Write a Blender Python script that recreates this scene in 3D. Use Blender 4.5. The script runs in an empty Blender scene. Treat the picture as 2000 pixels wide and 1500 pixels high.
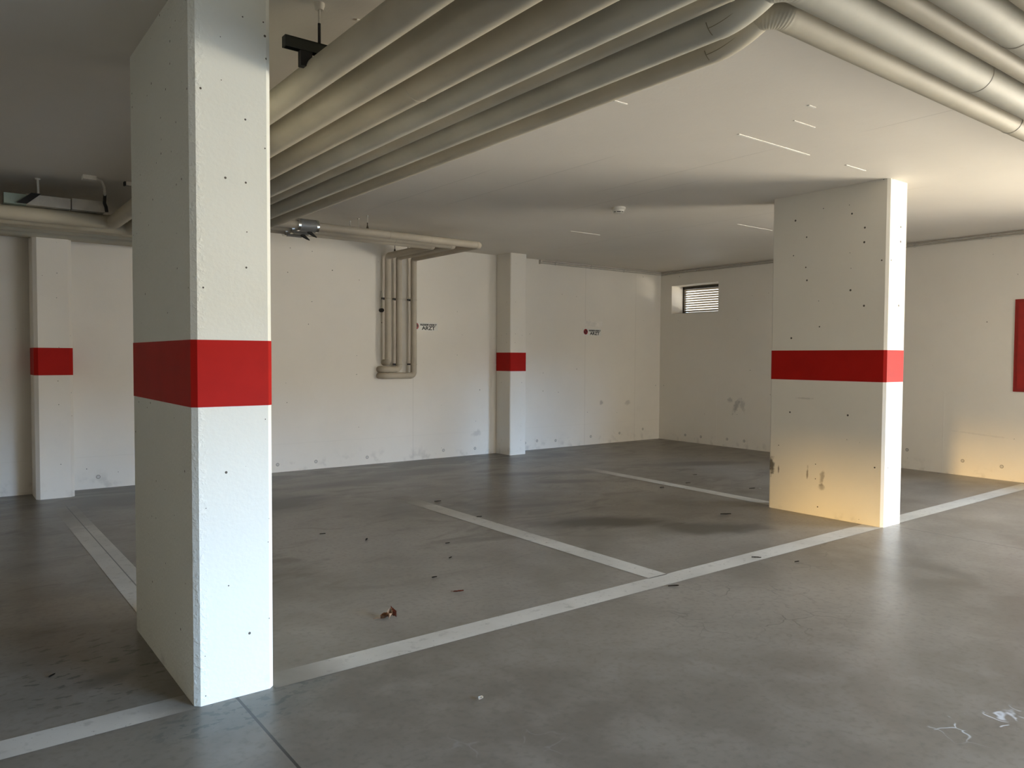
import bpy, bmesh, math, random
from mathutils import Vector, Matrix
random.seed(7)
PI = math.pi
scn = bpy.context.scene
COL = scn.collection

# ------------------------------------------------------------------ camera, world, lights, exposure
H = 1.5
cd = bpy.data.cameras.new('camera'); cam = bpy.data.objects.new('camera', cd); COL.objects.link(cam)
R_ = Vector((0.79550937, -0.60591867, 0.00523562)); U_ = Vector((0.01694568, 0.03088337, 0.99937934)); F_ = Vector((0.6057043, 0.7949269, -0.03483571))
m = Matrix((R_, U_, -F_)).transposed().to_4x4(); m.translation = (0, 0, H)
cam.matrix_world = m
cd.sensor_width = 36; cd.lens = 1486.65 * 36 / 2000; cd.clip_start = .02; cd.clip_end = 200
scn.camera = cam

w = bpy.data.worlds.new('daylight'); scn.world = w; w.use_nodes = True
bg = w.node_tree.nodes['Background']; bg.inputs[0].default_value = (.95, .94, .88, 1); bg.inputs[1].default_value = 1.5

def area(name, loc, rot, sx, sy, col, power, spread=180):
    l = bpy.data.lights.new(name, 'AREA'); l.shape = 'RECTANGLE'; l.size = sx; l.size_y = sy
    l.color = col; l.energy = power; l.spread = math.radians(spread)
    o = bpy.data.objects.new(name, l); COL.objects.link(o); o.location = loc; o.rotation_euler = rot
    return o
# area lamps standing in for daylight at the entrance (right) and at added openings
area('entrance_daylight', (12.9, -1.4, 1.35), (0, PI/2, 0), 2.6, 5.0, (1.0, .89, .72), 330)
area('entrance_sky', (15.5, -3.2, 4.6), (0, math.radians(66), math.radians(-30)), 3.4, 6.0, (.45, .68, 1.0), 1800)
area('yard_bounce', (15.5, -2.0, .04), (PI, 0, 0), 6.5, 8.0, (1.0, .88, .68), 3000)
area('rear_fill', (6.1, -5.9, 1.5), (PI/2, 0, 0), 5.0, 1.9, (1.0, .92, .80), 90)  # added lamp filling in from the rear wall opening
area('rear_sky_fill', (13.0, -16, 5.2), (math.radians(76), 0, math.radians(30)), 9.0, 3.6, (.36, .62, 1.0), 8800)  # unseen lamp imitating blue sky, aimed at the near pillar
area('left_fill', (-8.95, -1.8, .55), (0, -PI/2, 0), .9, 2.8, (1.0, .90, .75), 6)  # weak added lamp in the left wall slot
SAZ = math.radians(16)
sl = bpy.data.lights.new('evening_sun', 'SUN'); sl.energy = 1.2; sl.color = (1, .64, .22); sl.angle = math.radians(3.6)
so = bpy.data.objects.new('evening_sun', sl); COL.objects.link(so)
so.rotation_euler = Vector((-math.cos(SAZ), -math.sin(SAZ), math.tan(math.radians(1.7)))).to_track_quat('Z', 'Y').to_euler()
scn.view_settings.view_transform = 'Standard'; scn.view_settings.look = 'None'
scn.view_settings.exposure = 1.04; scn.view_settings.gamma = 1.0; scn.view_settings.use_curve_mapping = False

# ------------------------------------------------------------------ materials
class NT:
    def __init__(s, name, rough=.6, metal=0, spec=.5):
        s.m = bpy.data.materials.new(name); s.m.use_nodes = True; s.t = s.m.node_tree
        s.b = s.t.nodes['Principled BSDF']; s.b.inputs['Roughness'].default_value = rough
        s.b.inputs['Metallic'].default_value = metal; s.b.inputs['Specular IOR Level'].default_value = spec
        s.geo = s.t.nodes.new('ShaderNodeNewGeometry'); s.pos = s.geo.outputs['Position']
        sp = s.t.nodes.new('ShaderNodeSeparateXYZ'); s.link(s.pos, sp.inputs[0]); s.x, s.y, s.z = sp.outputs
    def link(s, a, b): s.t.links.new(a, b)
    def put(s, v, inp):
        if hasattr(v, 'is_output'): s.link(v, inp)
        elif isinstance(v, (tuple, list)): inp.default_value = tuple(v) + ((1,) if len(v) == 3 and len(inp.default_value) == 4 else ())
        else: inp.default_value = v
    def mt(s, op, a, b=0, c=0, clamp=False):
        n = s.t.nodes.new('ShaderNodeMath'); n.operation = op; n.use_clamp = clamp
        s.put(a, n.inputs[0]); s.put(b, n.inputs[1]); s.put(c, n.inputs[2]); return n.outputs[0]
    def vm(s, a, sc, off=(0, 0, 0)):
        n = s.t.nodes.new('ShaderNodeVectorMath'); n.operation = 'MULTIPLY_ADD'
        s.put(a, n.inputs[0]); n.inputs[1].default_value = sc; n.inputs[2].default_value = off; return n.outputs[0]
    def noise(s, scale, detail=4, vec=None, rough=.55, dist=0):
        n = s.t.nodes.new('ShaderNodeTexNoise'); n.inputs['Scale'].default_value = scale; n.inputs['Detail'].default_value = detail
        n.inputs['Roughness'].default_value = rough; n.inputs['Distortion'].default_value = dist
        s.link(vec or s.pos, n.inputs['Vector']); return n.outputs['Fac']
    def voro(s, scale, feature='F1', vec=None):
        n = s.t.nodes.new('ShaderNodeTexVoronoi'); n.feature = feature; n.inputs['Scale'].default_value = scale
        s.link(vec or s.pos, n.inputs['Vector']); return n
    def ramp(s, v, lo, hi, a=0, b=1):
        n = s.t.nodes.new('ShaderNodeMapRange'); n.interpolation_type = 'SMOOTHSTEP'; s.put(v, n.inputs[0])
        n.inputs[1].default_value = lo; n.inputs[2].default_value = hi; n.inputs[3].default_value = a; n.inputs[4].default_value = b
        return n.outputs[0]
    def mix(s, f, a, b, mode='MIX'):
        n = s.t.nodes.new('ShaderNodeMix'); n.data_type = 'RGBA'; n.blend_type = mode
        s.put(f, n.inputs[0]); s.put(a, n.inputs[6]); s.put(b, n.inputs[7]); return n.outputs[2]
    def blob(s, cx, cy, rx, ry, ang=0, nz=None, amp=.5, ax=('x', 'y')):
        X = s.mt('SUBTRACT', getattr(s, ax[0]), cx); Y = s.mt('SUBTRACT', getattr(s, ax[1]), cy)
        c, n_ = math.cos(ang), math.sin(ang)
        a = s.mt('ADD', s.mt('MULTIPLY', X, c / rx), s.mt('MULTIPLY', Y, n_ / rx))
        b = s.mt('ADD', s.mt('MULTIPLY', X, -n_ / ry), s.mt('MULTIPLY', Y, c / ry))
        d = s.mt('SQRT', s.mt('ADD', s.mt('MULTIPLY', a, a), s.mt('MULTIPLY', b, b)))
        if nz is not None: d = s.mt('ADD', d, s.mt('MULTIPLY', s.mt('SUBTRACT', nz, .5), amp * 2))
        return s.ramp(d, .35, 1.1, 1, 0)
    def line(s, axis, at, hw, soft=.001):
        d = s.mt('ABSOLUTE', s.mt('SUBTRACT', getattr(s, axis), at)); return s.ramp(d, hw - soft, hw + soft, 1, 0)
    def out(s, col=None, rough=None, bump=None, bstr=.2, bdist=.01):
        if col is not None: s.put(col, s.b.inputs['Base Color'])
        if rough is not None: s.put(rough, s.b.inputs['Roughness'])
        if bump is not None:
            n = s.t.nodes.new('ShaderNodeBump'); n.inputs['Strength'].default_value = bstr; n.inputs['Distance'].default_value = bdist
            s.link(bump, n.inputs['Height']); s.link(n.outputs[0], s.b.inputs['Normal'])
        return s.m

def simple(name, col, rough=.5, metal=0, var=.08, scale=12, bstr=.05):
    t = NT(name, rough, metal); n = t.noise(scale, 5)
    c = t.mix(t.ramp(n, .3, .7), tuple(v * (1 - var) for v in col), tuple(min(1, v * (1 + var)) for v in col))
    return t.out(c, bump=n, bstr=bstr, bdist=.004)

def pits(t, scale, size, keep):
    ad = t.mt('ADD', t.x, t.y); cb = t.t.nodes.new('ShaderNodeCombineXYZ'); t.link(ad, cb.inputs[0]); t.link(t.z, cb.inputs[1])
    v = t.voro(scale, 'F1', cb.outputs[0]); v.voronoi_dimensions = '2D'; sep = t.t.nodes.new('ShaderNodeSeparateColor'); t.link(v.outputs['Color'], sep.inputs[0])
    k = t.mt('GREATER_THAN', sep.outputs[0], keep)
    sz = t.mt('MULTIPLY', sep.outputs[1], size)
    return t.mt('MULTIPLY', k, t.mt('LESS_THAN', t.mt('SUBTRACT', v.outputs['Distance'], sz), 0))

def plaster(name, col, pit=(7, .06, .80), low=0, marks=()):
    t = NT(name, .62)
    n = t.noise(1.1, 5); n2 = t.noise(60, 3); n3 = t.noise(9, 5)
    c = t.mix(t.ramp(n, .3, .75), tuple(v * .955 for v in col), col)
    c = t.mix(t.mt('MULTIPLY', t.ramp(n3, .55, .8), .10), c, tuple(v * .8 for v in col))
    p = pits(t, *pit) if pit else None
    h = t.mt('ADD', t.mt('MULTIPLY', n2, .35), t.mt('MULTIPLY', n3, .8))
    if p is not None:
        c = t.mix(p, c, (.09, .08, .06)); h = t.mt('SUBTRACT', h, p)
    if low:                       # tyre dust and grime on the lowest strip, patchy
        gm = t.mt('MULTIPLY', t.ramp(t.z, 0, low, 1, 0), t.ramp(t.noise(7, 6), .52, .72))
        c = t.mix(t.mt('MULTIPLY', gm, .28), c, (.25, .23, .19))
    for (ax, cx, cy, rx, ry, ang, s_, cc) in marks:
        c = t.mix(t.mt('MULTIPLY', t.blob(cx, cy, rx, ry, ang, t.noise(25, 5), .9, ax), s_), c, cc)
    return t, c, h

# --- walls with formwork joints
WC = (.87, .825, .74)
t, c, h = plaster('wall_paint_back', WC, (3.0, .022, .72), .30, [(('x', 'z'), 9.3, .72, .05, .05, .3, .55, (.35, .33, .3)), (('x', 'z'), 9.95, .70, .08, .05, .3, .35, (.35, .33, .3)), (('x', 'z'), 6.65, .33, .1, .06, .3, .3, (.35, .33, .3))])
for X in (5.53, 8.9, 10.13, 2.9, .2, -2.5):
    l = t.line('x', X, .004, .003); c = t.mix(t.mt('MULTIPLY', l, .28), c, (.4, .37, .3)); h = t.mt('SUBTRACT', h, l)
l = t.line('z', .36, .003, .003); c = t.mix(t.mt('MULTIPLY', l, .10), c, (.4, .37, .3))
M_BACK = t.out(c, bump=h, bstr=.22, bdist=.006)
t, c, h = plaster('wall_paint_right', WC, (3.0, .02, .75), .22, [(('y', 'z'), 7.87, .70, .06, .16, .5, .55, (.3, .29, .27)), (('y', 'z'), 8.0, .8, .07, .05, 0, .45, (.35, .33, .3)), (('y', 'z'), 7.75, .73, .06, .12, -.3, .4, (.35, .33, .3)), (('y', 'z'), 4.1, .55, .4, .012, .06, .15, (.35, .33, .3))])
for Y in (8.277, 4.53, .8):
    l = t.mt('MULTIPLY', t.line('y', Y, .006, .003), t.ramp(t.z, 1.2, .9)); c = t.mix(t.mt('MULTIPLY', l, .25), c, (.95, .92, .85)); h = t.mt('ADD', h, l)
M_RIGHT = t.out(c, bump=h, bstr=.22, bdist=.006)
t, c, h = plaster('wall_paint_plain', WC, None); M_PLAIN = t.out(c, bump=h, bstr=.2, bdist=.006)
t, c, h = plaster('pilaster_paint', WC, (8, .04, .85), .25); M_PIL = t.out(c, bump=h, bstr=.2, bdist=.006)
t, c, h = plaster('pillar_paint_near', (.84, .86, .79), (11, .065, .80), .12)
eg = t.mt('MULTIPLY', t.ramp(t.noise(45, 5), .45, .7), t.ramp(t.mt('ABSOLUTE', t.mt('SUBTRACT', t.x, .878)), .0, .06, 1, 0)); h = t.mt('ADD', h, t.mt('MULTIPLY', eg, 1.5))
M_P1 = t.out(c, bump=h, bstr=.3, bdist=.006)
br = (.16, .13, .09)
t, c, h = plaster('pillar_paint_far', (.86, .82, .73), (7, .075, .78), .10, [(('y', 'z'), 4.49, .43, .05, .10, 0, .9, (.1, .09, .07)), (('y', 'z'), 3.935, .38, .03, .10, .1, .65, (.28, .25, .2)), (('y', 'z'), 3.94, .28, .035, .04, .1, .5, br), (('y', 'z'), 4.09, .40, .012, .075, .05, .7, br), (('y', 'z'), 4.405, .40, .010, .05, 0, .8, br), (('y', 'z'), 4.13, 1.12, .1, .01, 0, .25, br)])
M_P2 = t.out(c, bump=h, bstr=.25, bdist=.006)
t, c, h = plaster('ceiling_paint', (.80, .75, .665), None)
for Y, a, b in ((3.9, 3.6, 5.2), (4.3, 4.6, 6.2), (3.1, 4.5, 6.6), (6.1, 3.5, 8.5), (2.6, 5.5, 7.5), (4.0, 1.3, 2.6)):
    l = t.mt('MULTIPLY', t.line('x', Y + 1.2, .004, .004), t.mt('MULTIPLY', t.ramp(t.y, a - .3, a), t.ramp(t.y, b, b + .3, 1, 0))); c = t.mix(t.mt('MULTIPLY', l, .35), c, (.3, .27, .22)); h = t.mt('SUBTRACT', h, l)
M_CEIL = t.out(c, bump=h, bstr=.25, bdist=.006)

# --- floor
t = NT('polished_concrete', .3)
n1 = t.noise(.55, 6, dist=.6); n2 = t.noise(3.2, 6, dist=.3); n3 = t.noise(28, 4); nA = t.noise(1.3, 7, t.vm(t.pos, (1.0, 2.2, 1)), dist=1.2)
c = t.mix(t.ramp(n1, .3, .7), (.150, .132, .107), (.262, .238, .202))
c = t.mix(t.mt('MULTIPLY', t.ramp(n2, .4, .7), .4), c, (.30, .274, .238))
c = t.mix(t.mt('MULTIPLY', t.ramp(n3, .45, .75), .45), c, (.12, .108, .085))
dk = (.045, .038, .028)
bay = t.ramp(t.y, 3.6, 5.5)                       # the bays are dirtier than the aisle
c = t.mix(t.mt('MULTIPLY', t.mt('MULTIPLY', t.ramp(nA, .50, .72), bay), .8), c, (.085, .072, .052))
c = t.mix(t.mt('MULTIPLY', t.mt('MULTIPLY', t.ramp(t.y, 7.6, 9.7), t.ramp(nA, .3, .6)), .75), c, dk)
for b in ((2.75, 7.55, .75, .55, .3, .75), (4.9, 4.95, .85, .32, -.55, .75), (5.4, 4.3, .7, .3, -.4, .5), (3.9, 8.3, .9, .25, 0, .45), (5.0, 8.6, .9, .3, 0, .45), (6.2, 7.6, 1.1, .2, -.4, .4),
          (8.6, 7.0, 1.2, .25, -.4, .4), (1.7, 8.6, .8, .5, 0, .5), (6.1, 6.9, .6, .15, -.4, .45), (4.75, 6.0, .6, .10, -.3, .3), (.62, 3.9, .18, .10, .3, .4)):
    c = t.mix(t.mt('MULTIPLY', t.blob(b[0], b[1], b[2], b[3], b[4], nA, .8), min(1, b[5] * 1.45)), c, dk)
# drips and tyre scuffs round the near pillar foot
sp = t.ramp(t.noise(17, 3, t.vm(t.pos, (1, 1.5, 1))), .54, .60)
near = t.mt('MAXIMUM', t.blob(1.0, 3.2, .42, .2, 0), t.blob(1.35, 3.33, .16, .14, 0))
c = t.mix(t.mt('MULTIPLY', t.mt('MULTIPLY', sp, near), .95), c, (.08, .08, .07))
c = t.mix(t.mt('MULTIPLY', near, .45), c, (.14, .15, .14))
sp2 = t.mt('MULTIPLY', t.ramp(t.noise(11, 3, t.vm(t.pos, (1, 2, 1), (3, 5, 0))), .58, .64), t.blob(.6, 4.1, .5, .7, 0))
c = t.mix(t.mt('MULTIPLY', sp2, .9), c, (.07, .065, .05))
# hairline cracks in the aisle, pale scratches at the lower right
wv = t.vm(t.noise(2.0, 3), (0, 0, 0)); nd = t.t.nodes.new('ShaderNodeTexNoise'); nd.inputs['Scale'].default_value = 5; t.link(t.pos, nd.inputs['Vector'])
va = t.t.nodes.new('ShaderNodeVectorMath'); va.operation = 'MULTIPLY_ADD'; t.link(nd.outputs['Color'], va.inputs[0]); va.inputs[1].default_value = (.25, .25, .25); t.link(t.pos, va.inputs[2])
vc = t.voro(4.2, 'DISTANCE_TO_EDGE', va.outputs[0]).outputs['Distance']
ck = t.mt('MULTIPLY', t.ramp(vc, .0, .03, 1, 0), t.mt('MULTIPLY', t.ramp(t.noise(2.3, 3), .42, .55), t.mt('MAXIMUM', t.mt('MAXIMUM', t.blob(3.9, 2.7, .75, .6, 0, None), t.blob(5.4, 3.2, .8, .4, 0)), t.mt('MULTIPLY', t.blob(6, 6.6, 1.8, 1.5, 0), .6))))
c = t.mix(t.mt('MULTIPLY', ck, .85), c, (.09, .085, .07))
vs = t.voro(7.5, 'DISTANCE_TO_EDGE', va.outputs[0]).outputs['Distance']
def pale(cx, cy, rx, ry): return t.blob(cx, cy, rx, ry, -.5)
scr = t.mt('MULTIPLY', t.ramp(vs, .0, .05, 1, 0), t.mt('MULTIPLY', t.ramp(t.noise(6, 3), .50, .58), t.mt('MAXIMUM', pale(3.45, 1.27, .36, .2), t.mt('MAXIMUM', t.mt('MULTIPLY', pale(2.6, 1.42, .14, .1), .6), t.mt('MULTIPLY', pale(1.75, 2.3, .4, .18), .12)))))
c = t.mix(t.mt('MULTIPLY', scr, .8), c, (.62, .66, .70))
# saw-cut joints between the slabs
jn = t.mt('MAXIMUM', t.mt('MULTIPLY', t.line('x', 1.04, .0062, .0015), t.ramp(t.y, 8.9, 8.4)), t.line('x', 6.865, .0045, .0015))
c = t.mix(t.mt('MULTIPLY', jn, .85), c, (.03, .03, .028))
hh = t.mt('SUBTRACT', t.mt('ADD', t.mt('MULTIPLY', n3, .25), t.mt('MULTIPLY', n2, .35)), t.mt('MULTIPLY', jn, 2))
t.b.inputs['Specular IOR Level'].default_value = .32
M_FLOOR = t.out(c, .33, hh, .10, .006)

def paintmat(name, fades):
    """white road paint, worn in patches; fades = list of (axis, lo, hi) where the paint wears away"""
    t = NT(name, .42)
    n = t.noise(14, 6); n2 = t.noise(1.7, 5)
    c = t.mix(t.ramp(n2, .3, .7), (.47, .45, .40), (.58, .56, .505))
    c = t.mix(t.mt('MULTIPLY', t.ramp(n, .56, .70), .45), c, (.27, .26, .22))
    wear = t.ramp(t.noise(38, 5), .64, .70, 0, .8)
    for (ax, lo, hi) in fades:
        f = t.ramp(getattr(t, ax), lo, hi)
        wear = t.mt('MAXIMUM', wear, t.mt('MULTIPLY', f, t.ramp(t.mt('ADD', t.noise(5, 6), t.mt('MULTIPLY', f, .6)), .55, .85)))
    fl = t.mix(t.ramp(t.noise(3.2, 6, dist=.3), .3, .7), (.165, .146, .120), (.225, .204, .172))
    c = t.mix(wear, c, fl)
    c = t.mix(t.mt('MULTIPLY', t.line('x', 1.035, .004, .002), .8), c, (.05, .05, .045))
    return t.out(c, bump=n, bstr=.08, bdist=.002)

M_RED = simple('red_paint', (.44, .010, .006), .6, var=.05, scale=6)
M_RED.node_tree.nodes['Principled BSDF'].inputs['Specular IOR Level'].default_value = .15
M_REDMETAL = simple('red_enamel', (.30, .012, .007), .35, var=.03)
M_PIPE = None
def pipemat(name, col, rough=.36):
    t = NT(name, rough + .2, 0, .25); n = t.noise(2.2, 5); n2 = t.noise(30, 4)
    c = t.mix(t.ramp(n, .3, .7), tuple(v * .88 for v in col), tuple(v * 1.05 for v in col))
    c = t.mix(t.mt('MULTIPLY', t.ramp(n2, .6, .8), .2), c, tuple(v * .7 for v in col))
    return t.out(c, bump=t.mt('ADD', n, t.mt('MULTIPLY', n2, .2)), bstr=.12, bdist=.006)
M_PW = pipemat('pipe_jacket_beige', (.50, .45, .345))
M_PG = pipemat('pipe_jacket_grey', (.47, .445, .365))
M_PS = pipemat('pipe_jacket_small', (.52, .465, .375), .42)
M_SEAM = simple('jacket_seam', (.20, .16, .10), .6)
M_LAP = simple('jacket_lap', (.46, .41, .32), .4)
M_DARK = simple('dark_steel', (.035, .038, .028), .5, .3)
M_BLACK = simple('black_rubber', (.012, .011, .010), .6)
M_STEEL = simple('bright_steel', (.75, .74, .70), .18, 1)
M_GREY = simple('grey_coupling', (.26, .26, .25), .45, .2)
M_ROD = simple('painted_rod', (.62, .59, .52), .5)
M_RODS = simple('threaded_rod', (.10, .075, .05), .5, .5)
M_PLASTIC = simple('white_plastic', (.80, .77, .69), .35)
M_SIGN = simple('sign_white', (.80, .79, .73), .35, var=.02)
M_INK = simple('sign_black', (.012, .011, .011), .5)
M_SRED = simple('sign_red', (.36, .02, .025), .4)
M_SBLUE = simple('sign_dark_disc', (.05, .012, .018), .4)
M_SLAT = simple('louvre_slat', (.33, .245, .13), .35, .3)
M_FRAME = simple('louvre_frame', (.05, .042, .03), .5)
M_LEAF = simple('dry_leaf', (.26, .12, .055), .6, var=.5, scale=40, bstr=.3)
M_LEAFP = simple('pale_dry_leaf', (.55, .36, .22), .6, var=.3, scale=40, bstr=.3)
M_LRED = simple('red_leaf', (.19, .045, .022), .5, var=.4, scale=60)
M_DLEAF = simple('dark_leaf', (.035, .027, .018), .6, var=.4, scale=60)
M_CHIP = simple('white_chip', (.80, .80, .76), .5)
M_BOARD = simple('insulation_board', (.56, .52, .44), .6)
M_GBOARD = simple('green_board', (.30, .36, .30), .6)
M_CABLE = simple('grey_conduit', (.52, .49, .43), .45)
M_GROUND = simple('yard_asphalt', (.22, .21, .19), .8)
M_PLUG = simple('tie_hole_plug', (.62, .59, .53), .6)
M_PLUGE = simple('tie_hole_edge', (.22, .2, .17), .7)

# ------------------------------------------------------------------ mesh helpers
def link(name, bm, mats, parent=None, smooth=False):
    me = bpy.data.meshes.new(name); bmesh.ops.recalc_face_normals(bm, faces=bm.faces)
    bm.to_mesh(me); bm.free()
    for mm in (mats if isinstance(mats, (list, tuple)) else [mats]): me.materials.append(mm)
    if smooth:
        for p_ in me.polygons: p_.use_smooth = True
        try: me.set_sharp_from_angle(angle=math.radians(38))
        except Exception: pass
    o = bpy.data.objects.new(name, me); COL.objects.link(o)
    if parent is not None:
        o.parent = parent; o.matrix_parent_inverse = Matrix.Translation(parent.location).inverted() if parent.type == 'EMPTY' or True else Matrix()
    return o
def BM(): return bmesh.new()
def box(bm, a, b, mi=0):
    vs = [bm.verts.new((x, y, z)) for x in (a[0], b[0]) for y in (a[1], b[1]) for z in (a[2], b[2])]
    for f in ((0, 1, 3, 2), (4, 6, 7, 5), (0, 4, 5, 1), (2, 3, 7, 6), (0, 2, 6, 4), (1, 5, 7, 3)):
        bm.faces.new([vs[i] for i in f]).material_index = mi
    return vs
def prism(bm, poly, z0, z1, mi=0):
    a = [bm.verts.new((x, y, z0)) for x, y in poly]; b = [bm.verts.new((x, y, z1)) for x, y in poly]
    n = len(poly); fs = [bm.faces.new(a), bm.faces.new(b)]
    for i in range(n): fs.append(bm.faces.new((a[i], a[(i+1) % n], b[(i+1) % n], b[i])))
    for f in fs: f.material_index = mi
def sweep(bm, pts, r, seg=28, caps=True, mi=0, wob=None):
    pts = [Vector(p_) for p_ in pts]; n = len(pts); rings = []
    tan = [((pts[min(i+1, n-1)] - pts[max(i-1, 0)]).normalized()) for i in range(n)]
    up = Vector((0, 0, 1)) if abs(tan[0].z) < .9 else Vector((1, 0, 0))
    nrm = (up - tan[0] * up.dot(tan[0])).normalized()
    for i in range(n):
        if i: nrm = (nrm - tan[i] * nrm.dot(tan[i])).normalized()
        bi = tan[i].cross(nrm); rr = r[i] if isinstance(r, (list, tuple)) else r
        ring = []
        for k in range(seg):
            a = 2 * PI * k / seg; q = rr * (1 + (wob(i / (n-1), a) if wob else 0))
            ring.append(bm.verts.new(pts[i] + nrm * math.cos(a) * q + bi * math.sin(a) * q))
        rings.append(ring)
    for i in range(n - 1):
        for k in range(seg):
            bm.faces.new((rings[i][k], rings[i][(k+1) % seg], rings[i+1][(k+1) % seg], rings[i+1][k])).material_index = mi
    if caps:
        bm.faces.new(rings[0]).material_index = mi; bm.faces.new(rings[-1]).material_index = mi
def lathe(bm, prof, c, seg=32, mi=0):
    """prof: (radius, z) list round the vertical axis at c"""
    rings = []
    for r, z in prof:
        rings.append([bm.verts.new((c[0] + r * math.cos(2*PI*k/seg), c[1] + r * math.sin(2*PI*k/seg), c[2] + z)) for k in range(seg)])
    for i in range(len(rings) - 1):
        for k in range(seg): bm.faces.new((rings[i][k], rings[i][(k+1) % seg], rings[i+1][(k+1) % seg], rings[i+1][k])).material_index = mi
    bm.faces.new(rings[0]).material_index = mi; bm.faces.new(rings[-1]).material_index = mi
def tag(o, label, cat, group=None):
    o['label'] = label; o['category'] = cat
    if group: o['group'] = group
    return o
def thing(name, loc, label, cat, group=None):
    o = bpy.data.objects.new(name, None); COL.objects.link(o); o.location = loc; o.empty_display_size = .1
    return tag(o, label, cat, group)
def structure(o): o['kind'] = 'structure'; return o

# ------------------------------------------------------------------ the room
CZ = 3.09
def wx(y): return 10.6 + (y - 3.578) * .0315
bm = BM(); box(bm, (-9, -6, -.2), (10.45, 9.62, 0)); prism(bm, [(10.45, -6), (wx(-6) + .3, -6), (wx(9.62) + .5, 9.62), (10.45, 9.62)], -.2, 0)
structure(link('floor', bm, M_FLOOR))
bm = BM(); box(bm, (-9.3, -6.3, CZ), (11.5, 10.1, CZ + .3))
for (x0, x1, y, wd) in ((4.572, 5.466, 3.37, .007), (5.98, 6.29, 3.354, .006), (3.38, 3.49, 3.41, .006), (4.397, 4.47, 2.72, .006), (4.6, 4.85, 2.95, .004), (3.0, 3.5, 1.95, .004), (4.1, 4.6, 1.98, .004), (7.6, 8.3, 5.6, .006), (1.62, 1.82, 3.35, .006), (6.4, 6.9, 7.2, .005)):
    box(bm, (x0, y - wd * 1.3, CZ - .004), (x1, y + wd * 1.3, CZ), 1)
structure(link('ceiling', bm, [M_CEIL, simple('paint_ridge', (.93, .90, .83), .5)]))
bm = BM(); box(bm, (-9.3, 9.62, -.2), (11.5, 10.0, CZ))
def plug(bm, cx, cz, axis, r=.022):
    for (rr, dep, mi) in ((r, .0012, 2), (r * .78, .0022, 1)):
        ring = []
        for k in range(18):
            a = 2 * PI * k / 18; u, v = rr * math.cos(a), rr * math.sin(a)
            ring.append(bm.verts.new((cx + u, 9.62 - dep, cz + v) if axis == 'y' else (wx(cx + u) - dep, cx + u, cz + v)))
        bm.faces.new(ring).material_index = mi
for X, Z in ((3.53, .10), (4.05, .10), (4.8, .10), (6.05, .11), (6.62, .10), (1.47, .13), (7.85, .14), (8.25, .12), (9.05, .14), (9.75, .16), (10.35, .2), (-1.0, .12), (7.6, .12)):
    plug(bm, X, Z, 'y')
structure(link('wall_back', bm, [M_BACK, M_PLUG, M_PLUGE]))
# right wall: leans a little, has the louvred opening and, off frame, the entrance
WY0, WY1, WZ0, WZ1 = 8.28, 9.345, 2.31, 2.818
EY0, EY1, EZ = -2.6, 1.5, 2.42
bm = BM()
def rw(y0, y1, z0, z1): prism(bm, [(wx(y0), y0), (wx(y0) + .5, y0), (wx(y1) + .5, y1), (wx(y1), y1)], z0, z1)
rw(WY1, 9.62, 0, CZ); rw(WY0, WY1, 0, WZ0); rw(WY0, WY1, WZ1, CZ); rw(EY1, WY0, 0, CZ); rw(EY0, EY1, EZ, CZ); rw(-6, EY0, 0, CZ)
for Y, Z in ((8.98, .12), (8.62, .12), (8.05, .13), (7.7, .13), (5.0, .26), (4.28, .19), (3.82, .17), (6.3, .14)):
    plug(bm, Y, Z, 'x')
structure(link('wall_right', bm, [M_RIGHT, M_PLUG, M_PLUGE]))
bm = BM()   # wall behind the camera with wide high openings, added and placed for the light
box(bm, (-9.3, -6.3, 0), (3.4, -6, CZ)); box(bm, (8.8, -6.3, 0), (11, -6, CZ)); box(bm, (3.4, -6.3, 0), (8.8, -6, .5)); box(bm, (3.4, -6.3, 2.5), (8.8, -6, CZ))
structure(link('wall_rear', bm, M_PLAIN))
bm = BM()
box(bm, (-9.3, -6, 0), (-9, -3.4, CZ)); box(bm, (-9.3, -.1, 0), (-9, 9.62, CZ)); box(bm, (-9.3, -3.4, .86), (-9, -.1, CZ))  # low slot added and sized to shape the evening sun beam
structure(link('wall_left', bm, M_PLAIN))
bm = BM(); box(bm, (10.9, -30, -.2), (30, 12, -.02)); box(bm, (-12, -30, -.2), (10.9, -6.3, -.02)); structure(link('yard_ground', bm, M_GROUND))

# louvred vent opening in the right wall
win = bpy.data.objects.new('window_1', None); COL.objects.link(win); win.location = (11.08, 8.8, 2.31); structure(win)
bm = BM(); xw = 11.09; fw_ = .035
box(bm, (xw, WY0 + .01, WZ0), (xw + .05, WY1, WZ0 + fw_)); box(bm, (xw, WY0 + .01, WZ1 - .05), (xw + .05, WY1, WZ1 - .001))
box(bm, (xw, WY1 - fw_, WZ0), (xw + .05, WY1, WZ1 - .002)); box(bm, (xw, WY0 + .01, WZ0), (xw + .05, WY0 + .01 + fw_, WZ1 - .002))
link('window_frame', bm, M_FRAME, win)
ns = 10
for i in range(ns):
    bm = BM(); zc = WZ0 + .05 + i * (WZ1 - WZ0 - .10) / (ns - .4)
    a, b = WY0 + .04, WY1 - fw_
    pr = [(0, .020), (.048, -.004), (.048, -.008), (.004, .012), (.004, .004), (0, .004)]
    v0 = [bm.verts.new((xw + x, a, zc + z)) for x, z in pr]; v1 = [bm.verts.new((xw + x, b, zc + z)) for x, z in pr]
    bm.faces.new(v0); bm.faces.new(v1)
    for k in range(6): bm.faces.new((v0[k], v0[(k+1) % 6], v1[(k+1) % 6], v1[k]))
    link('slat', bm, M_SLAT, win)

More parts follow.
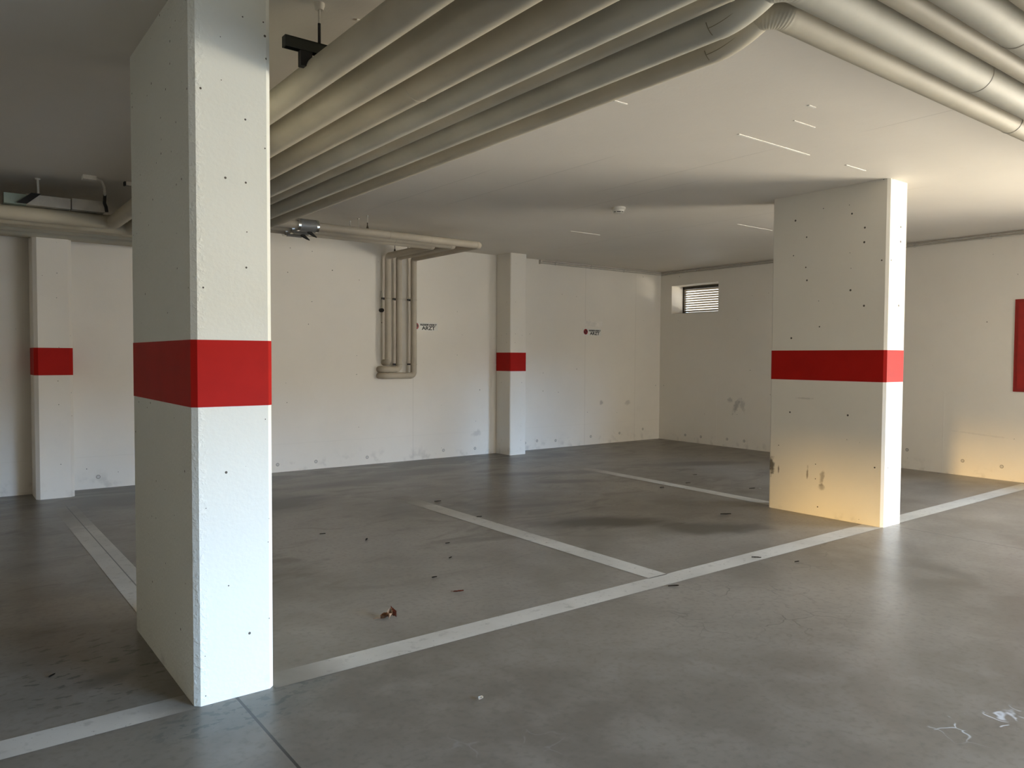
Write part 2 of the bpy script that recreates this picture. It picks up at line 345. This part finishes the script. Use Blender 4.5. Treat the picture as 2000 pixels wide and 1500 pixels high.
# ------------------------------------------------------------------ pillars with red bands
def chamfer_rect(x0, x1, y0, y1, c, e=0):
    x0 -= e; y0 -= e; x1 += e; y1 += e
    return [(x0 + c, y0), (x1 - c, y0), (x1, y0 + c), (x1, y1 - c), (x1 - c, y1), (x0 + c, y1), (x0, y1 - c), (x0, y0 + c)]
def pillar(name, x0, x1, y0, y1, mat, bz, label, cat='pillar', c=.022, foot=None):
    t_ = thing(name, ((x0 + x1) / 2, (y0 + y1) / 2, 0), label, cat)
    bm = BM(); prism(bm, chamfer_rect(x0, x1, y0, y1, c), 0, CZ)
    if foot: box(bm, foot[0], foot[1])
    link('shaft', bm, mat, t_)
    bm = BM(); prism(bm, chamfer_rect(x0, x1, y0, y1, c, .0015), bz[0], bz[1])
    o = link('painted_band', bm, M_RED, t_); o['label'] = 'red painted warning band'
    return t_
pillar('concrete_pillar', .868, 1.211, 3.353, 4.54, M_P1, (1.282, 1.568), 'large white concrete pillar with red band standing nearest, bluish daylight on its face')
pillar('concrete_pillar', 6.708, 7.05, 3.353, 4.52, M_P2, (1.297, 1.583), 'white concrete pillar with red band and scuffed foot standing free in front of the right wall')
pillar('wall_pilaster', 7.015, 7.325, 9.255, 9.62, M_PIL, (1.29, 1.575), 'narrow white wall pilaster with red band between the two reserved signs', 'pilaster', .01)
pillar('wall_pilaster', .835, 1.185, 9.19, 9.62, M_PIL, (1.29, 1.575), 'narrow white wall pilaster with red band on the far left, below the ceiling pipes', 'pilaster', .035)

# ------------------------------------------------------------------ floor markings
def marking(label, poly, fades, name='parking_line', cat='parking line'):
    bm = BM(); bm.faces.new([bm.verts.new((x, y, .0015)) for x, y in poly])
    return tag(link(name, bm, paintmat('worn_line_paint', fades)), label, cat)
marking('long white parking line running from the near pillar to the far pillar', [(1.211, 3.335), (6.708, 3.355), (6.708, 3.53), (1.211, 3.508)], [('x', 1.75, 1.25)])
marking('white floor line at the lower left, ending at the foot of the near pillar', [(-9, 3.335), (.866, 3.345), (.866, 3.51), (-9, 3.51)], [('x', .55, .95)])
marking('white floor line beyond the far pillar, running to the right wall', [(7.05, 3.36), (10.5, 3.38), (10.5, 3.56), (7.05, 3.53)], [])
marking('white divider line branching from the long line in the middle of the floor', [(3.86, 3.51), (4.04, 3.51), (4.05, 7.2), (3.87, 7.2)], [('y', 6.0, 7.2)])
marking('thin worn divider line running behind the far pillar towards the corner', [(6.80, 4.52), (6.975, 4.52), (7.13, 8.0), (6.985, 8.0)], [('y', 6.5, 8.2)])
marking('wide faded divider line with a joint along it, behind the near pillar', [(.925, 4.55), (1.125, 4.55), (1.115, 8.6), (.92, 8.6)], [('y', 6.6, 8.4)])

# ------------------------------------------------------------------ pipes
def fillet(p0, p1, p2, R, n=14):
    """quarter bend at p1"""
    p0, p1, p2 = map(Vector, (p0, p1, p2)); a = (p0 - p1).normalized(); b = (p2 - p1).normalized(); c = p1 + (a + b) * R
    return [c - b * R * math.cos(t_) - a * R * math.sin(t_) for t_ in [PI / 2 * i / n for i in range(n + 1)]]
def pipe(label, pts, r, Rs, mat, joints=(), group=None, wrinkle=(), seams=(), name='insulated_pipe', cat='pipe', tail=None):
    pts = [Vector(p_) for p_ in pts]
    T = thing(name, pts[0], label, cat, group)
    start = pts[0]
    for i in range(1, len(pts)):
        d = (pts[i] - pts[i-1]).normalized()
        end = pts[i] if i == len(pts) - 1 else pts[i] - d * Rs[i-1]
        if (end - start).dot(d) > .004:
            cuts = sorted([s for (k, s) in joints if k == i-1], key=lambda s: (s - start).dot(d) if isinstance(s, Vector) else s)
            bm = BM(); sweep(bm, [start, end], r, 40); link('pipe_jacket', bm, mat, T, True)
            for s in cuts:
                q = pts[i-1] + d * s
                bm = BM(); sweep(bm, [q, q + d * .004, q + d * .008], [r + .0005, r + .0022, r + .0005], 40)
                link('jacket_joint', bm, M_LAP, T, True)
        if i < len(pts) - 1:
            arc = fillet(pts[i-1], pts[i], pts[i+1], Rs[i-1], 40 if i in wrinkle else 16)
            wob = None
            if i in wrinkle:
                wob = lambda u, a: .016 * math.sin(u * 70 + 2.5 * math.sin(a * 2 + u * 4)) * (.25 + .75 * math.sin(u * PI)) * (.55 + .45 * math.sin(3 * a))
            bm = BM(); sweep(bm, arc, r * 1.018, 48, wob=wob); e = link('elbow', bm, mat, T, True)
            if i in seams:
                d0 = (pts[i] - pts[i-1]).normalized(); d1 = (pts[i+1] - pts[i]).normalized(); sd = Vector((-1, 0, 0)); cc = arc[0] + d1 * Rs[i-1]
                bm = BM(); ln = []
                for q in arc:
                    rad = (q - cc).normalized(); off = (sd * math.cos(.25) + rad * math.sin(.25)); ln.append(q + off * (r * 1.018))
                ln = [ln[0] - d0 * .0] + ln
                sweep(bm, ln[1:], .0014, 8)
                ring = []
                rad = (arc[0] - cc).normalized()
                for k in range(9):
                    a = .05 + .6 * k / 8 - .15; ring.append(arc[0] + (sd * math.cos(a) + rad * math.sin(a)) * (r * 1.018 + .0005))
                sweep(bm, ring, .0018, 6)
                link('elbow_seam', bm, M_SEAM, e)
            start = arc[-1]
    if tail:                     # rises a little, then turns towards +X
        (ya, za, xr, jts) = tail; X, y0, z0 = pts[-1]; R = r + .005; ye = ya + R + .004
        arc = [Vector((X, y0 + (ye - y0) * u, z0 + (za - z0) * u ** 1.9)) for u in [k / 14 for k in range(15)]]
        bm = BM(); sweep(bm, arc, r * 1.018, 48); e = link('elbow', bm, mat, T, True)
        bm = BM(); rr = r * 1.018
        ln = [q + Vector((-math.cos(.75), 0, -math.sin(.75))) * rr for q in arc]; sweep(bm, ln, .0013, 8)
        ring = [arc[0] + Vector((-math.cos(a), 0, -math.sin(a))) * (rr + .0004) for a in [.45 + .09 * k for k in range(9)]]; sweep(bm, ring, .0016, 6)
        link('elbow_seam', bm, M_SEAM, e)
        arc2 = [Vector((X, ye, za))] + fillet((X, ye, za), (X, ya, za), (X + 1, ya, za), R, 44)
        wob = lambda u, a: .014 * math.sin(u * 75 + 2.5 * math.sin(a * 2 + u * 4)) * (.25 + .75 * math.sin(u * PI)) * (.55 + .45 * math.sin(3 * a))
        ext = [arc2[-1] + Vector((.012 * k, 0, 0)) for k in range(1, 7)]
        bm = BM(); sweep(bm, arc2 + ext, r * 1.015, 48, wob=wob); link('elbow', bm, mat, T, True)
        q0 = ext[-1]; bm = BM(); sweep(bm, [q0, (xr, ya, za)], r, 40); link('pipe_jacket', bm, mat, T, True)
        for sx in jts:
            q = Vector((X + sx, ya, za)); d = Vector((1, 0, 0))
            bm = BM(); sweep(bm, [q, q + d * .004, q + d * .008], [r + .0005, r + .0022, r + .0005], 40); link('jacket_joint', bm, M_LAP, T, True)
    return T
ZB, ZA = 2.78, 2.835
run = [  # X of the run, z, radius, Y where it crosses to the right, Y of the far-left bend, material, label
    (1.412, ZB, .066, .72, 8.22, M_PW, 'first ceiling pipe from the near pillar, thick beige, uppermost of the bundle'),
    (1.629, ZB, .079, .90, 8.42, M_PW, 'second beige ceiling pipe counted from the near pillar'),
    (1.850, ZB, .071, 1.08, 8.63, M_PW, 'third beige ceiling pipe from the near pillar, with a visible lap joint near it'),
    (2.050, ZB, .075, 1.25, 8.83, M_PG, 'fourth ceiling pipe, greyish, beside the thinnest pipe of the bundle'),
    (2.222, ZB + .012, .050, 1.41, 9.02, M_PW, 'thinnest beige ceiling pipe between the two greyish ones'),
    (2.375, ZB, .075, 1.566, 9.21, M_PG, 'greyish ceiling pipe second from the outer edge, with large shiny elbow'),
    (2.580, ZB, .061, 1.746, 9.40, M_PW, 'outermost beige ceiling pipe of the bundle, lowest in view, with wrinkled elbow'),
]
for i, (X, z, r, ya, yb, mat, lab) in enumerate(run):
    jl = {2: [(1, 5.45)], 5: [(1, 1.0)]}.get(i, [])
    jr = {6: [2.25], 5: [1.55], 4: [2.45], 3: [1.45], 2: [2.2]}.get(i, [])
    pipe(lab, [(-8.99, yb, z), (X, yb, z), (X, ya + .285, z)], r, [r + .03], mat, jl, 'pipe bundle under the ceiling', tail=(ya, ZA + (z - ZB), wx(ya) - .002, jr))

# branch of three smaller pipes that crosses to the back wall and drops down it
br_x = (5.47, 5.235, 5.06); br_y = (7.86, 8.09, 8.30); BZ = 2.90
def valve(T, x0, x1, y, z, r, tail):
    bm = BM(); sweep(bm, [(x0, y, z), (x0 + .02, y, z), (x1 - .02, y, z), (x1, y, z)], [r * .96, r, r, r * .96], 32); v = link('coupling', bm, M_GREY, T, True); v['label'] = 'dark grey cylindrical coupling'
    for xx in (x0 - .006, x1 - .022):
        bm = BM(); sweep(bm, [(xx, y, z), (xx + .028, y, z)], r * 1.03, 32); q = link('clamp_ring', bm, M_STEEL, v, True); q['label'] = 'shiny steel clamp ring'
    if y > 8.2: return
    bm = BM(); xx = (x0 + x1) / 2 + .04
    sweep(bm, [(xx - .03, y, z - r - .004), (xx, y, z - r - .012), (xx + .03, y - .01, z - r - .035), (xx + .06, y - .02, z - r - .055)], [.016, .02, .014, .005], 10)
    link('valve_lever', bm, M_BLACK, v, True)
lb = ['front small branch pipe, leading to the rightmost drop on the back wall', 'middle small pipe of the branch, leading to the middle drop on the back wall', 'rear small pipe of the branch, leading to the leftmost drop on the back wall']
drop = (9.50, 9.50, 9.50); zl = (1.235, 1.325, 1.42)
for i in range(3):
    X, y = br_x[i], br_y[i]; r = .044
    T = pipe(lb[i], [(2.30, y, BZ), (X, y, BZ), (X, 9.50, BZ), (X, 9.50, zl[i]), (4.985, 9.50, zl[i]), (4.985, 9.62, zl[i])] if i < 2 else
             [(2.30, y, BZ), (X, y, BZ), (X, 9.50, BZ), (X, 9.50, zl[i]), (X, 9.62, zl[i])], r, [.052, .056, .056, .05], M_PS, {0: [(0, 1.9), (0, 2.45)], 1: [(0, 2.1)], 2: []}[i], 'small pipes that drop down the back wall')
    x1 = (3.33, 3.345, 3.35)[i]; valve(T, x1 - .22, x1, y, BZ, .066, 0)
# rail clamps holding the drops to the wall
for Z, nm in ((2.31, 'upper'), (1.395, 'lower')):
    k = 0
    for X in (5.06, 5.235, 5.47):
        if Z < 2 and X < 5.1: continue
        o = thing('pipe_clamp', (X, 9.56, Z), '%s black clamp on the %s small pipe dropping down the back wall' % (nm, {5.06: 'leftmost', 5.235: 'middle', 5.47: 'rightmost'}[X]), 'clamp', 'clamps on the wall drops')
        bm = BM(); sweep(bm, [(X, 9.50, Z - .010), (X, 9.50, Z + .010)], .048, 28); link('ring', bm, M_LAP, o, True)
        bm = BM(); box(bm, (X - .085, 9.51, Z - .012), (X - .040, 9.53, Z + .012)); box(bm, (X - .012, 9.54, Z - .010), (X + .012, 9.619, Z + .010)); link('bolt', bm, M_BLACK, o)
o = thing('wall_socket', (5.01, 9.60, 2.15), 'small black round fitting on the back wall left of the small pipe drops', 'fitting')
bm = BM(); sweep(bm, [(5.01, 9.62, 2.15), (5.01, 9.57, 2.15), (5.01, 9.555, 2.15)], [.028, .028, .02], 20); link('body', bm, M_BLACK, o, True)
bm = BM(); sweep(bm, [(5.01, 9.607, 2.175), (5.01, 9.607, 2.42)], .009, 10); link('cable', bm, M_ROD, o, True)

# hanging rods
def rod(x, y, z0, label, dark=.35, r=.005, group='rods that hang the small pipes'):
    T = thing('hanger_rod', (x, y, CZ), label, 'hanger rod', group)
    zm = z0 + (CZ - z0) * dark
    bm = BM(); sweep(bm, [(x, y, zm), (x, y, CZ)], r, 10); lathe(bm, [(r * 2.2, -.012), (r * 2.2, 0)], (x, y, CZ), 12); link('rod', bm, M_ROD, T, True)
    bm = BM(); sweep(bm, [(x, y, z0), (x, y, zm)], r * 1.2, 10); lathe(bm, [(.016, 0), (.012, .012), (.008, .03)], (x, y, z0), 12); link('bolt', bm, M_RODS, T, True)
rod(3.93, 7.86, BZ + .044, 'pale hanger rod above the first small branch pipe, rightmost of the three', .45)
rod(3.93, 8.09, BZ + .044, 'pale hanger rod above the middle small branch pipe', .1)
rod(3.93, 8.30, BZ + .044, 'pale hanger rod above the rear small branch pipe, leftmost of the three', .1)
rod(5.06, 9.30, BZ + .044, 'dark hanger rod above the bend of the leftmost wall drop', .7, .004)
rod(5.235, 9.25, BZ + .044, 'dark hanger rod above the bend of the middle wall drop', .7, .004)

# trapeze hanger behind the near pillar
T = thing('trapeze_hanger', (1.9, 3.2, CZ), 'dark steel hanger beam above the ceiling pipes right of the near pillar', 'hanger')
bm = BM(); y0 = 3.285; y1 = 3.325; z0 = 2.858; z1 = 2.905
box(bm, (1.255, y0, z0), (2.70, y0 + .004, z1)); box(bm, (1.255, y1 - .004, z0), (2.70, y1, z1)); box(bm, (1.255, y0, z1 - .004), (2.70, y1, z1)); box(bm, (1.250, y0, z0), (1.256, y1, z1))
link('beam', bm, M_DARK, T)
bm = BM(); box(bm, (1.322, y0 + .003, 2.79), (1.375, y1 - .003, z0)); link('clamp', bm, M_BLACK, T)
for X in (1.415, 2.66):
    bm = BM(); sweep(bm, [(X, 3.305, z1 - .002), (X, 3.305, 3.0)], .007, 10); link('threaded_rod', bm, M_BLACK, T, True)
    bm = BM(); sweep(bm, [(X, 3.305, 3.0), (X, 3.305, CZ)], .0055, 10); lathe(bm, [(.018, -.03), (.024, -.012), (.024, 0)], (X, 3.305, CZ), 16); link('rod', bm, M_ROD, T, True)

# far-left upper pipe, board duct, strap, junction box
pipe('short end of a dim ceiling pipe at the far left edge, above the other pipes', [(-8.99, 8.18, 2.905), (.50, 8.18, 2.905)], .055, [], M_PW)
T = thing('insulation_duct', (.95, 8.2, 2.9), 'cream boxed duct lying on the pipes at the far left under the ceiling', 'duct')
bm = BM(); box(bm, (.70, 8.12, 2.85), (1.045, 8.24, 2.945)); link('board', bm, M_BOARD, T)
bm = BM(); box(bm, (1.055, 8.11, 2.85), (1.325, 8.24, 2.95)); link('board', bm, M_BOARD, T)
bm = BM(); box(bm, (.53, 8.13, 2.85), (.70, 8.235, 2.94)); o = link('board', bm, M_GBOARD, T); o['label'] = 'greenish end board'
T = thing('pipe_strap', (.75, 8.1, 2.9), 'black strap and pale rod hanging the pipes at the far left', 'hanger')
bm = BM(); v = [(.62, 8.10, 2.852), (.70, 8.10, 2.852), (.81, 8.115, 2.955), (.735, 8.115, 2.955)]
a = [bm.verts.new(p_) for p_ in v]; b = [bm.verts.new((p_[0], p_[1] - .02, p_[2])) for p_ in v]; bm.faces.new(a); bm.faces.new(b)
for k in range(4): bm.faces.new((a[k], a[(k+1) % 4], b[(k+1) % 4], b[k]))
link('strap', bm, M_BLACK, T)
bm = BM(); sweep(bm, [(.79, 8.11, 2.955), (.785, 8.10, CZ)], .010, 10); lathe(bm, [(.02, -.014), (.024, 0)], (.785, 8.10, CZ), 14); link('rod', bm, M_ROD, T, True)
T = thing('junction_box', (1.15, 7.72, CZ), 'small pale junction box with hanging cable on the dark ceiling, far left', 'junction box')
bm = BM(); box(bm, (1.085, 7.66, CZ - .035), (1.19, 7.76, CZ)); link('body', bm, M_PLASTIC, T)
bm = BM(); sweep(bm, [(1.19, 7.72, CZ - .012), (1.24, 7.75, CZ - .02), (1.28, 7.85, CZ - .05), (1.305, 7.98, CZ - .10)], .011, 10); link('cable', bm, M_ROD, T, True)
bm = BM(); sweep(bm, [(1.305, 7.98, CZ - .10), (1.315, 8.06, CZ - .16), (1.335, 8.10, 2.90), (1.34, 8.10, 2.855)], .015, 10); link('cable_sleeve', bm, M_BLACK, T, True)
T = thing('ceiling_clip', (1.47, 7.75, CZ), 'tiny dim bracket on the ceiling just left of the near pillar', 'bracket')
bm = BM(); box(bm, (1.44, 7.72, CZ - .035), (1.50, 7.78, CZ)); link('body', bm, M_ROD, T); bm = BM(); box(bm, (1.425, 7.72, CZ - .035), (1.439, 7.78, CZ - .001)); link('end_plate', bm, M_BLACK, T)

# conduits along the top of the back and right walls
for k, (off, z, r) in enumerate(((.020, 3.066, .011), (.022, 3.035, .009))):
    lab = ('upper thin conduit along the top edge of back and right walls', 'lower thin conduit along the top edge of back and right walls')[k]
    bm = BM(); pts = [(7.93 - .06 * k, 9.62 - off, z), (10.6, 9.62 - off, z)]
    cx, cy = wx(9.6) - off, 9.62 - off
    pts = [pts[0]] + [(cx - .05, cy, z), (cx - .015, cy - .005, z), (cx - .002, cy - .02, z), (wx(9.5) - off, 9.5, z), (wx(1.6) - off, 1.6, z)]
    T = thing('wall_conduit', (9, 9.6, z), lab, 'conduit', 'conduits at the ceiling edge')
    sweep(bm, pts, r, 12); link('tube', bm, M_CABLE, T, True)
    for j in range(6): bm = BM(); box(bm, (wx(4 + j * .95) - off - r - .003, 4 + j * .95, z - r - .002), (wx(4 + j * .95) - .0005, 4.02 + j * .95, z + r + .001)); link('clip', bm, M_CABLE, T)
    for j in range(3): bm = BM(); box(bm, (8.2 + j * .8, 9.62 - off - r - .003, z - r - .002), (8.22 + j * .8, 9.6195, z + r + .001)); link('clip', bm, M_CABLE, T)
# conduit end piece
T = thing('conduit_end', (7.88, 9.6, 3.05), 'small dark cut end cap of the conduits at the top of the back wall', 'end cap')
bm = BM(); box(bm, (7.865, 9.585, 3.02), (7.885, 9.62, 3.085)); link('body', bm, M_CABLE, T)

# smoke detector
T = thing('smoke_detector', (5.80, 5.77, CZ), 'round white smoke detector on the ceiling between the pipes and far pillar', 'smoke detector')
c_ = (5.80, 5.77, CZ)
bm = BM(); lathe(bm, [(0.0739, 0.0), (0.0739, -0.0207), (0.066, -0.0299)], c_, 40); link('base', bm, M_PLASTIC, T, True)
bm = BM(); lathe(bm, [(0.0607, -0.0299), (0.0581, -0.046)], c_, 40); link('head', bm, M_PLASTIC, T, True)
bm = BM(); lathe(bm, [(0.0475, -0.046), (0.0475, -0.0552)], c_, 40); link('sensor_slot', bm, M_BLACK, T, True)
bm = BM(); lathe(bm, [(0.0554, -0.0552), (0.0528, -0.0621), (0.037, -0.069), (0.0132, -0.0713)], c_, 40)
for k in range(6):
    a = PI / 3 * k + .3; x, y = c_[0] + .0515 * math.cos(a), c_[1] + .0515 * math.sin(a); box(bm, (x - .003, y - .003, CZ - .0563), (x + .003, y + .003, CZ - .045))
link('cap', bm, M_PLASTIC, T, True)

# ------------------------------------------------------------------ reserved signs
def text_mesh(s, size, bold, mat, x, z, y, parent, name, sx=1.0):
    cu = bpy.data.curves.new(name, 'FONT'); cu.body = s; cu.size = size; cu.offset = bold; cu.extrude = .0006; cu.align_x = 'LEFT'
    tmp = bpy.data.objects.new('tmp', cu); COL.objects.link(tmp)
    dg = bpy.context.evaluated_depsgraph_get(); me = bpy.data.meshes.new_from_object(tmp.evaluated_get(dg)); bpy.data.objects.remove(tmp); bpy.data.curves.remove(cu)
    xs = [v.co.x for v in me.vertices]; x0, x1 = min(xs), max(xs)
    for v in me.vertices: v.co = Vector((x + (v.co.x - x0) * sx / (x1 - x0), y - v.co.z, z + v.co.y))
    me.materials.clear(); me.materials.append(mat)
    o = bpy.data.objects.new(name, me); COL.objects.link(o); o.parent = parent; o.matrix_parent_inverse = Matrix.Translation(parent.location).inverted(); return o
def disc(bm, cx, cz, r, y, dy=.0006, seg=32):
    a = [bm.verts.new((cx + r*math.cos(2*PI*k/seg), y, cz + r*math.sin(2*PI*k/seg))) for k in range(seg)]; b = [bm.verts.new((v.co.x, y - dy, v.co.z)) for v in a]
    bm.faces.new(a); bm.faces.new(b)
    for k in range(seg): bm.faces.new((a[k], a[(k+1) % seg], b[(k+1) % seg], b[k]))
def sign(x0, x1, z0, z1, label):
    y = 9.62
    T = thing('reserved_sign', ((x0 + x1) / 2, y, z0), label, 'sign')
    bm = BM(); box(bm, (x0, y - .004, z0), (x1, y, z1)); link('plate', bm, M_SIGN, T)
    W, Hh = x1 - x0, z1 - z0; cx, cz, r = x0 + .155 * W, z0 + .52 * Hh, .40 * Hh * 1.02
    bm = BM(); disc(bm, cx, cz, r, y - .004); link('prohibition_ring', bm, M_SRED, T)
    bm = BM(); disc(bm, cx, cz, r * .72, y - .0046); link('prohibition_centre', bm, M_SBLUE, T)
    bm = BM(); k = r * .80; hw = r * .13
    for s in (1,):
        q = [(cx - k*.707 - hw*.7, cz + k*.707 - hw*.7), (cx - k*.707 + hw*.7, cz + k*.707 + hw*.7), (cx + k*.707 + hw*.7, cz - k*.707 + hw*.7), (cx + k*.707 - hw*.7, cz - k*.707 - hw*.7)]
        a = [bm.verts.new((px, y - .0053, pz)) for px, pz in q]; b = [bm.verts.new((px, y - .0059, pz)) for px, pz in q]
        bm.faces.new(a); bm.faces.new(b)
        for j in range(4): bm.faces.new((a[j], a[(j+1) % 4], b[(j+1) % 4], b[j]))
    link('prohibition_bar', bm, M_SRED, T)
    text_mesh('RESERVIERT', .036, .0018, M_INK, x0 + .325*W, z0 + .60*Hh, y - .0045, T, 'lettering', .64*W)
    text_mesh('ARZT', .072, .0022, M_INK, x0 + .38*W, z0 + .10*Hh, y - .0045, T, 'lettering', .52*W)
sign(8.839, 9.274, 1.885, 2.004, 'white sign reading RESERVIERT ARZT on the back wall right of the pilaster')
sign(5.507, 5.942, 1.885, 2.004, 'white sign reading RESERVIERT ARZT partly behind the rightmost small pipe drop')
# ghost of an older plate above the right sign
bm = BM(); box(bm, (8.88, 9.6192, 2.04), (9.30, 9.62, 2.13)); 
tag(link('paint_patch', bm, simple('patch_paint', (.84, .80, .73), .6)), 'faint rectangular painted-over patch just above the right reserved sign', 'paint patch')

# ------------------------------------------------------------------ red hydrant cabinet at the right edge
T = thing('fire_hose_cabinet', (10.59, 3.3, 1.11), 'tall red metal cabinet on the right wall at the right edge', 'cabinet')
ya, yb = 2.95, 3.715
def slab(y0, y1, z0, z1, d0, d1, name, mat, parent):
    bm = BM(); prism(bm, [(wx(y0) - d1, y0), (wx(y0) - d0, y0), (wx(y1) - d0, y1), (wx(y1) - d1, y1)], z0, z1); return link(name, bm, mat, parent)
slab(ya, yb, 1.112, 2.245, 0, .012, 'frame', M_REDMETAL, T)
dr = slab(ya + .04, yb - .04, 1.152, 2.205, .0125, .018, 'door', simple('red_enamel_door', (.36, .014, .008), .5), T)
slab(3.600, 3.606, 2.07, 2.12, .0185, .0195, 'mark', M_SIGN, dr)
slab(ya + .06, ya + .09, 1.62, 1.72, .0185, .035, 'handle', M_BLACK, dr)

# ------------------------------------------------------------------ litter on the floor
def crumple(bm, cx, cy, L, Wd, ang, hgt, n=7, mi=0, seed=1, curl=1.0):
    rnd = random.Random(seed); g = []
    for i in range(n):
        row = []
        u = i / (n-1) * 2 - 1; w_ = Wd * (1 - abs(u) ** 1.8 * .93)
        for j in range(5):
            v = j / 4 * 2 - 1
            x = u * L / 2; y = v * w_ / 2 * (1 + rnd.uniform(-.15, .15)); z = .002 + hgt * (abs(v) ** 1.5 * curl * .7 + (u * .5 + .5) ** 2 * .5) + rnd.uniform(0, hgt * .2)
            row.append(bm.verts.new((cx + x * math.cos(ang) - y * math.sin(ang), cy + x * math.sin(ang) + y * math.cos(ang), z)))
        g.append(row)
    fs = [bm.faces.new((g[i][j], g[i+1][j], g[i+1][j+1], g[i][j+1])) for i in range(n-1) for j in range(4)]
    for f in fs: f.material_index = mi
    r_ = bmesh.ops.solidify(bm, geom=fs, thickness=.0012)
def leaf(x, y, L, Wd, ang, hgt, mat, label, cat='leaf', name='dry_leaf', group=None, seed=1, stem=0):
    T = thing(name, (x, y, 0), label, cat, group)
    bm = BM(); crumple(bm, x, y, L, Wd, ang, hgt, seed=seed); link('blade', bm, mat, T, True)
    if stem:
        bm = BM(); d = Vector((math.cos(ang), math.sin(ang), 0)); s0 = Vector((x, y, .004)) - d * L * .48
        sweep(bm, [s0, s0 - d * stem * .5 + Vector((0, 0, .006)), s0 - d * stem + Vector((.004, .002, .001))], [.0014, .0011, .0009], 6); link('stem', bm, mat, T, True)
    return T
Tl = leaf(2.052, 3.865, .075, .055, -.3, .028, M_LEAF, 'crumpled brown dry leaf, largest on the floor, between near pillar and long line', seed=3, stem=.045)
bm = BM(); crumple(bm, 2.062, 3.850, .045, .032, .9, .042, seed=8); link('curled_lobe', bm, M_LEAFP, Tl, True)
bm = BM(); crumple(bm, 2.088, 3.853, .040, .022, 2.0, .048, seed=12); link('curled_lobe', bm, M_LRED, Tl, True)
leaf(2.65, 4.03, .065, .016, -.55, .010, M_LRED, 'slim reddish curled leaf on the floor, beyond the crumpled brown leaf', seed=5, stem=.02)
leaf(1.89, 2.695, .026, .024, .3, .008, M_CHIP, 'small white paper chip on the floor in the foreground', 'chip', 'paper_chip', seed=6)
small = [(2.804, 5.632, .05, .02, .9, 'dark forked twig bit in the middle of the left bay', .03), (2.69, 4.389, .035, .022, -.4, 'small dark leaf scrap between the red leaf and the near pillar', 0),
         (2.595, 6.03, .05, .014, -.6, 'dark sliver lying nearest the oil stain behind the near pillar', 0), (3.274, 5.141, .035, .012, -.6, 'dark leaf sliver in the left bay, left of the divider line middle', 0),
         (4.149, 6.706, .07, .022, -.4, 'dark leaf scrap at the far end of the middle divider line', 0), (4.06, 5.826, .05, .02, -.7, 'dark leaf scrap on the edge of the middle divider line', 0),
         (3.85, 3.292, .07, .025, -.65, 'flat dark leaf just below the line junction on the aisle floor', 0), (6.697, 5.914, .05, .02, -.6, 'dark leaf scrap left of the thin far divider line', 0),
         (7.779, 6.321, .05, .02, -.6, 'dark leaf scrap beyond the thin far divider line', 0), (7.50, 5.263, .07, .022, -.6, 'dark leaf with a pale tip just left of the far pillar', 0),
         (6.05, 4.537, .10, .03, -.8, 'long dark leaf in the shadow left of the far pillar', 0), (4.912, 3.40, .07, .02, -1.0, 'narrow dark leaf lying on the long white line', 0),
         (7.2, 5.95, .06, .012, -.6, 'thin dark twig on the thin far divider line', 0), (3.05, 4.75, .03, .018, .2, 'tiny pale-edged leaf scrap in the left bay', 0),
         (5.05, 3.15, .035, .012, -.6, 'tiny light leaf scrap on the aisle near the long line', 0), (.42, 4.08, .035, .014, .6, 'small dark leaf scrap on the floor left of the near pillar', 0)]
for k, (x, y, L, wd, a, lab, st) in enumerate(small):
    leaf(x, y, L, wd, a, .008, M_DLEAF, lab, 'leaf scrap', 'leaf_scrap', 'leaf scraps on the floor', seed=20 + k, stem=st)
bm = BM(); crumple(bm, 7.56, 5.20, .03, .02, -.6, .008, seed=44)
tag(link('paper_chip', bm, M_CHIP), 'tiny white chip lying against the dark leaf left of the far pillar', 'chip')
